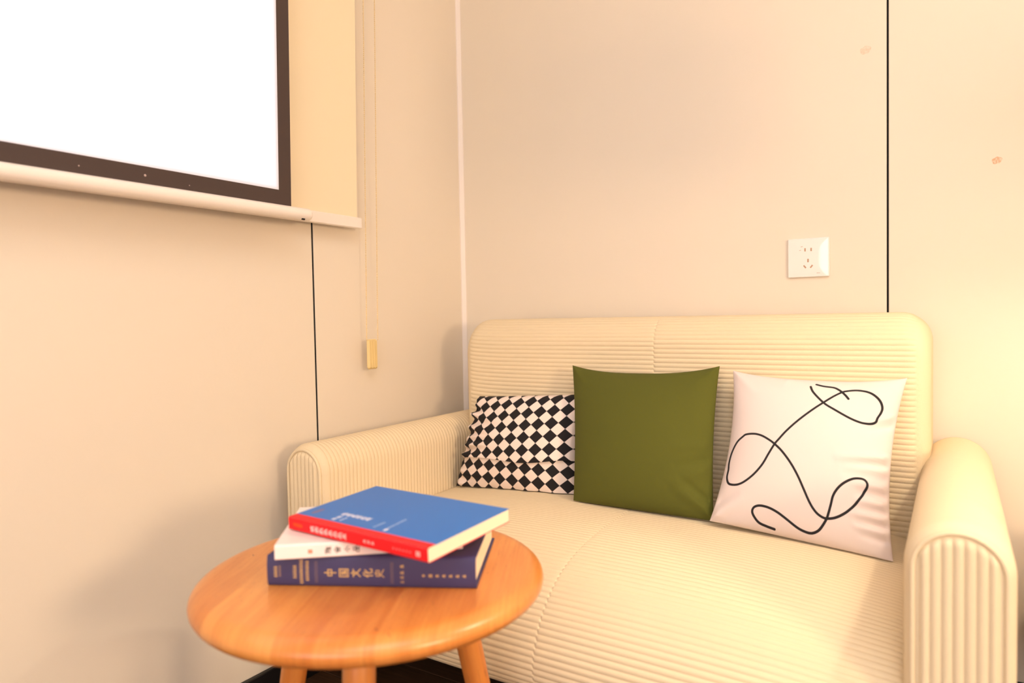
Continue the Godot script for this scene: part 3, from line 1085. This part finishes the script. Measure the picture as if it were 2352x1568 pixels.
# A book lies with its spine along local x at z = 0, facing +z; the fore edge lies at z = -w.
func hard_book(at: Vector3, turn: float, L: float, w: float, h: float) -> void:
	var t := thing("hardcover_book", "thick dark blue hardcover book with gold lettering, bottom of the stack", "book", at, turn, "books on the side table")
	var cloth := mat(rgb8(62, 56, 96), 0.7, {"normal_enabled": true, "normal_texture": bump_texture(0.3, 15, 2.0), "normal_scale": 0.12, "uv1_triplanar": true, "uv1_scale": Vector3(14, 14, 14)})
	var th := 0.0026
	part("back_board", box(Vector3(0, 0, -w), Vector3(L, th, -0.006), 0.0008), cloth, t)
	part("front_board", box(Vector3(0, h - th, -w), Vector3(L, h, -0.006), 0.0008), cloth, t)
	part("page_block", box(Vector3(0.0035, th, -w + 0.0035), Vector3(L - 0.0035, h - th, -0.005), 0.0004), M.paper, t)
	# rounded spine with print
	var W := 1046
	var H := 156
	var im := Image.create_empty(W, H, false, Image.FORMAT_RGB8)
	im.fill(rgb8(62, 56, 96))
	var gold := rgb8(208, 168, 104)
	var dull := rgb8(150, 120, 100)
	var zhong := [square(0.18, 0.3, 0.82, 0.62), pts([0.5, 0.0, 0.5, 1.0])]
	var guo := [square(0.1, 0.08, 0.9, 0.95), pts([0.28, 0.28, 0.72, 0.28]), pts([0.3, 0.5, 0.7, 0.5]), pts([0.25, 0.75, 0.75, 0.75]), pts([0.5, 0.28, 0.5, 0.75]), pts([0.62, 0.58, 0.7, 0.66])]
	var wen := [pts([0.48, 0.03, 0.54, 0.15]), pts([0.1, 0.25, 0.9, 0.25]), pts([0.72, 0.25, 0.5, 0.6, 0.12, 0.95]), pts([0.3, 0.3, 0.55, 0.65, 0.92, 0.95])]
	var hua := [pts([0.35, 0.05, 0.1, 0.5]), pts([0.25, 0.3, 0.25, 0.97]), pts([0.85, 0.2, 0.5, 0.55]), pts([0.55, 0.05, 0.55, 0.8, 0.62, 0.92, 0.92, 0.9, 0.95, 0.72])]
	var shi := [square(0.2, 0.2, 0.8, 0.5), pts([0.5, 0.03, 0.5, 0.5, 0.1, 0.95]), pts([0.25, 0.58, 0.9, 0.95])]
	var left := Vector2(-1, 0)
	var row := [[zhong, 762.0], [guo, 793.0], [wen, 821.0], [hua, 849.0], [shi, 875.0]]
	for k in row.size():
		glyph(im, row[k][0], Vector2((row[k][1] - 614.0) / 480.0 * W, H * 0.53), Vector2(46, 58 if k == 0 else 50), left, 5.5, gold if k < 4 else gold.lerp(dull, 0.4))
	for x in [727.0, 731.0, 902.0, 906.0]:
		line(im, Vector2((x - 614.0) / 480.0 * W, H * 0.18), Vector2((x - 614.0) / 480.0 * W, H * 0.86), 2.0, dull)
	# small lines of lettering that run up the spine
	var small := [[634.0, 0.38, 0.72, 15.0], [644.0, 0.36, 0.66, 8.0], [679.0, 0.34, 0.74, 16.0], [694.0, 0.16, 0.88, 15.0], [708.0, 0.20, 0.84, 15.0]]
	for k in small.size():
		var s: Array = small[k]
		var y: float = s[1]
		var id := 0
		while y < s[2]:
			glyph(im, blur_glyph(100 + k * 20 + id), Vector2((s[0] - 614.0) / 480.0 * W, H * y), Vector2(9, s[3] + 4), left, 2.2, gold if s[3] > 9 else dull)
			y += 0.072
			id += 1
	for k in 4:
		glyph(im, blur_glyph(300 + k), Vector2((927.0 - 614.0) / 480.0 * W, H * [0.30, 0.50, 0.65, 0.80][k]), Vector2(16, 20), left, 2.6, gold if k == 0 else gold.lerp(dull, 0.25 * k))
	for k in 7:
		glyph(im, zhong if k == 0 else (guo if k == 1 else blur_glyph(330 + k)), Vector2((976.0 + 15.3 * k - 614.0) / 480.0 * W, H * 0.585), Vector2(15, 17), left, 2.6, gold)
	var P := PackedVector3Array()
	var uv := PackedVector2Array()
	for i in 9:
		for j in 13:
			var a := PI * j / 12.0
			var y := h / 2.0 - cos(a) * h / 2.0
			var bow := 0.0055 * pow(maxf(sin(a), 0.0), 0.55)
			P.append(Vector3(L * i / 8.0, y, -0.0060 + bow))
			uv.append(Vector2(i / 8.0, 1.0 - y / h))
	part("spine", grid(P, 9, 13, uv, false), mat(Color.WHITE, 0.65, {"albedo_texture": picture(im)}), t)

func paper_book(called: String, label: String, at: Vector3, turn: float, L: float, w: float, h: float, strip: float, top_tex: Texture2D, spine_tex: Texture2D, cover_col: Color, edge_col: Color, tilt := 0.0) -> void:
	var t := thing(called, label, "book", at, turn, "books on the side table")
	t.rotation_degrees.x = tilt
	var gloss := {"metallic_specular": 0.3}
	var th := 0.0007
	var r := 0.0035
	part("page_block", box(Vector3(0.0004, th, -w + 0.0006), Vector3(L - 0.0004, h - th, -0.001), 0.0002), M.paper, t)
	part("back_cover", box(Vector3(0, 0, -w), Vector3(L, th, -r)), mat(edge_col, 0.45), t)
	# spine wraps round to the strip on top; u along the book, v round the bend
	var P := PackedVector3Array()
	var uv := PackedVector2Array()
	var sec := [Vector2(-r, 0.0)]
	for k in 6:
		var a := PI / 2 * (k + 1) / 6.0
		sec.append(Vector2(-r + r * sin(a), r * 0.6 - r * 0.6 * cos(a)))
	for k in 7:
		var a := PI / 2 * k / 6.0
		sec.append(Vector2(-r + r * cos(a), h - r * 0.8 + r * 0.8 * sin(a)))
	sec.append(Vector2(-strip, h))
	for i in 2:
		for j in sec.size():
			P.append(Vector3(L * i, sec[j].y, sec[j].x))
			uv.append(Vector2(i, 1.0 - sec[j].y / h))
	var m := mat(Color.WHITE, 0.45, gloss)
	m.albedo_texture = spine_tex
	part("spine", grid(P, 2, sec.size(), uv, false), m, t)
	var st := st_new()
	var q := [Vector3(0, h, -strip), Vector3(L, h, -strip), Vector3(L, h, -w), Vector3(0, h, -w)]
	poly(st, q, Vector3(L / 2, 0, -w / 2), [Vector2(0, 1), Vector2(1, 1), Vector2(1, 0), Vector2(0, 0)])
	var low := q.map(func(x): return x - Vector3(0, th, 0))
	for k in 4:
		poly(st, [q[k], q[(k + 1) % 4], low[(k + 1) % 4], low[k]], Vector3(L / 2, h - th / 2, -w / 2), [Vector2(0.5, 0.02), Vector2(0.5, 0.02), Vector2(0.5, 0.02), Vector2(0.5, 0.02)])
	var mt := mat(cover_col, 0.32, {"metallic_specular": 0.33})
	if top_tex:
		mt.albedo_color = Color.WHITE
		mt.albedo_texture = top_tex
	part("front_cover", st.commit(), mt, t)

func books() -> void:
	hard_book(Vector3(0.5125, TABLE_TOP, 1.1127), 27.4, 0.2615, 0.19, 0.039)
	# white paperback
	var im := Image.create_empty(908, 80, false, Image.FORMAT_RGB8)
	im.fill(rgb8(244, 230, 222))
	var ink := rgb8(70, 60, 54)
	var left := Vector2(-1, 0)
	var ya := [pts([0.05, 0.1, 0.45, 0.1]), pts([0.1, 0.1, 0.08, 0.4, 0.48, 0.4]), pts([0.35, 0.1, 0.35, 0.95]), pts([0.35, 0.4, 0.05, 0.85]), pts([0.62, 0.05, 0.5, 0.4]), pts([0.58, 0.28, 0.58, 0.95]), pts([0.58, 0.28, 0.95, 0.28]), pts([0.58, 0.5, 0.92, 0.5]), pts([0.58, 0.7, 0.92, 0.7]), pts([0.58, 0.93, 0.97, 0.93]), pts([0.76, 0.28, 0.76, 0.93])]
	var she := [pts([0.5, 0.02, 0.05, 0.4]), pts([0.5, 0.02, 0.95, 0.4]), pts([0.3, 0.4, 0.7, 0.4]), pts([0.15, 0.55, 0.85, 0.55]), pts([0.5, 0.35, 0.5, 0.68]), square(0.25, 0.68, 0.75, 0.95)]
	var xiao := [pts([0.5, 0.05, 0.5, 0.92, 0.4, 0.85]), pts([0.3, 0.35, 0.12, 0.7]), pts([0.7, 0.35, 0.9, 0.7])]
	var pin := [square(0.28, 0.05, 0.72, 0.42), square(0.05, 0.55, 0.45, 0.95), square(0.55, 0.55, 0.95, 0.95)]
	var k := 0
	for g in [ya, she, xiao, pin]:
		glyph(im, g, Vector2((751.0 + 21.5 * k - 631.0) / 432.0 * 908.0, 40), Vector2(38, 30), left, 3.4, ink)
		k += 1
	glyph(im, [square(0.1, 0.1, 0.9, 0.9), pts([0.3, 0.5, 0.7, 0.5]), pts([0.5, 0.2, 0.5, 0.8])], Vector2((711.0 - 631.0) / 432.0 * 908.0, 42), Vector2(20, 20), left, 4.5, rgb8(222, 120, 84))
	for j in 3:
		glyph(im, blur_glyph(500 + j), Vector2(640 + 30 * j, 40), Vector2(22, 20), left, 2.4, ink)
	paper_book("white_paperback", "white paperback book with black title and red seal, middle of the stack", Vector3(0.5377, TABLE_TOP + 0.039, 1.1202), 39.6, 0.2273, 0.171, 0.0185, 0.0037, null, picture(im), rgb8(244, 230, 222), rgb8(244, 230, 222))
	# blue paperback with red spine
	var sp := Image.create_empty(956, 76, false, Image.FORMAT_RGB8)
	sp.fill(rgb8(232, 34, 40))
	var pale := rgb8(248, 214, 208)
	for j in 8:
		glyph(sp, blur_glyph(600 + j * 3), Vector2((726.0 + 11.3 * j - 664.0) / 322.0 * 956.0, 40), Vector2(40, 31), left, 4.2, pale)
	for j in 3:
		glyph(sp, blur_glyph(640 + j), Vector2((852.0 + 9.0 * j - 664.0) / 322.0 * 956.0, 40), Vector2(20, 20), left, 2.4, pale)
	for j in 6:
		glyph(sp, blur_glyph(660 + j), Vector2((915.0 + 7.0 * j - 664.0) / 322.0 * 956.0, 40), Vector2(13, 13), left, 1.6, pale.lerp(rgb8(232, 34, 40), 0.45))
	glyph(sp, [square(0.1, 0.1, 0.9, 0.9), pts([0.3, 0.3, 0.7, 0.7]), pts([0.7, 0.3, 0.3, 0.7])], Vector2((966.0 - 664.0) / 322.0 * 956.0, 40), Vector2(26, 26), left, 4.0, pale)
	line(sp, Vector2(46, 38), Vector2(100, 40), 20.0, Color(0.94, 0.34, 0.10, 0.8))
	var cv := Image.create_empty(956, 572, false, Image.FORMAT_RGB8)
	var blue := rgb8(36, 112, 192)
	cv.fill(blue)
	var s := 4000.0      # pixels a metre; x along the spine, y up from the strip
	var strip := 0.014
	var to := func(x: float, z: float) -> Vector2: return Vector2(x * s, 572.0 - z * s)
	var white := rgb8(226, 222, 236)
	var away := Vector2(-1, 0)
	for j in 6:
		glyph(cv, blur_glyph(700 + j * 2), to.call(0.060 + 0.0088 * j, 0.0275), Vector2(44, 34), away, 5.5, white)
	for j in 2:
		glyph(cv, blur_glyph(730 + j * 2), to.call(0.063, 0.008 + 0.0085 * j), Vector2(34, 30), away, 4.4, white)
	for j in 3:
		glyph(cv, blur_glyph(740 + j * 2), to.call(0.0745, 0.008 + 0.0045 * j), Vector2(16, 16), away, 2.4, white)
	for j in 5:
		glyph(cv, blur_glyph(760 + j), to.call(0.132, 0.010 + 0.0042 * j), Vector2(15, 15), away, 2.0, white.lerp(blue, 0.2))
	for j in 8:
		glyph(cv, blur_glyph(780 + j), to.call(0.151 - 0.0004 * j, 0.016 + 0.0045 * j), Vector2(15, 15), away, 2.0, white.lerp(blue, 0.15))
	line(cv, to.call(0.1525, 0.0075), to.call(0.1525, 0.0105), 20.0, white)
	line(cv, to.call(0.018, 0.013), to.call(0.018, 0.026), 30.0, Color(0.52, 0.40, 0.56, 0.8))
	paper_book("blue_paperback", "blue paperback book with bright red spine, on top of the stack", Vector3(0.5036, TABLE_TOP + 0.0585, 1.0698), -1.9, 0.239, 0.157, 0.0172, strip, picture(cv), picture(sp), rgb8(36, 112, 192), rgb8(232, 34, 40), 2.3)

# ------------------------------------------------------------------ socket

func socket() -> void:
	var t := thing("wall_socket", "glossy white five-hole wall socket above the sofa back", "socket", Vector3(0.9559, 0.9190, 0.0))
	var s := 0.043
	# plate with a soft dome and openings left free
	var st := st_new()
	add_box(st, Vector3(-s, -s, 0), Vector3(s, s, 0.0072), 0.0016)
	part("plate", st.commit(), M.white_plastic, t)
	var P := PackedVector3Array()
	for i in 25:
		for j in 25:
			var x := lerpf(-0.0413, 0.0413, i / 24.0)
			var y := lerpf(-0.0413, 0.0413, j / 24.0)
			var k := maxf(absf(x), absf(y)) / 0.0413
			P.append(Vector3(x, y, 0.0071 + 0.0011 * (1.0 - pow(k, 4.0))))
	part("face", grid(P, 25, 25, PackedVector2Array(), false), M.white_plastic, t)
	# slots: two for the flat pair, one earth and two slanted below
	for q in [[-0.0063, 0.0178, 0.0030, 0.0072, 0.0], [0.0063, 0.0178, 0.0030, 0.0072, 0.0], [-0.0002, -0.0062, 0.0033, 0.0074, 0.0], [-0.0070, -0.0195, 0.0030, 0.0076, 38.0], [0.0068, -0.0195, 0.0030, 0.0076, -38.0]]:
		var o := part("slot", box_at(Vector3.ZERO, Vector3(q[2], q[3], 0.0012), 0.0003), M.slot, t, Vector3(q[0], q[1], 0.0080))
		o.rotation_degrees.z = q[4]
	for q in [[-0.0132, 0.0250, 0.0042], [-0.0165, 0.0172, 0.0038]]:
		part("indicator", box_at(Vector3.ZERO, Vector3(q[2], 0.0010, 0.0012), 0.0002), mat(rgb8(196, 166, 148), 0.4), t, Vector3(q[0], q[1], 0.0079)).rotation_degrees.z = 8.0
	# faint row of lettering at the lower right, too small to read
	for k in 8:
		part("lettering", box_at(Vector3.ZERO, Vector3(0.0016, 0.0013, 0.0003), 0.0), mat(rgb8(186, 158, 140), 0.5), t, Vector3(0.0185 + 0.0024 * k, -0.0345, 0.0079 - 0.00018 * k))

# ------------------------------------------------------------------ pouf

func pouf() -> void:
	var t := thing("pouf", "round cream padded pouf on short legs beside the sofa arm", "pouf", Vector3(1.528, 0, 0.22))
	var prof := []
	for k in 25:
		var a := -PI / 2 + PI * k / 24.0
		var c := pow(maxf(cos(a), 0.0), 0.55)
		prof.append(Vector2(0.196 * c, 0.295 + 0.125 * signf(sin(a)) * pow(absf(sin(a)), 0.8)))
	var body := part("cushion", lathe(prof, 64), mat(rgb8(240, 216, 168), 0.9), t)
	var ring := []
	for k in 64:
		var a := TAU * k / 64.0
		ring.append(Vector3(0.193 * cos(a), 0.235, 0.193 * sin(a)))
	part("piping", tube(ring, 0.004, 8, true), mat(rgb8(235, 208, 158), 0.9), body)
	for k in 4:
		var a := PI / 4 + PI / 2 * k
		part("leg", lathe([Vector2(0, 0), Vector2(0.012, 0), Vector2(0.017, 0.185), Vector2(0, 0.185)], 14), M.leg_dark, t, Vector3(0.115 * cos(a), 0, 0.115 * sin(a)))
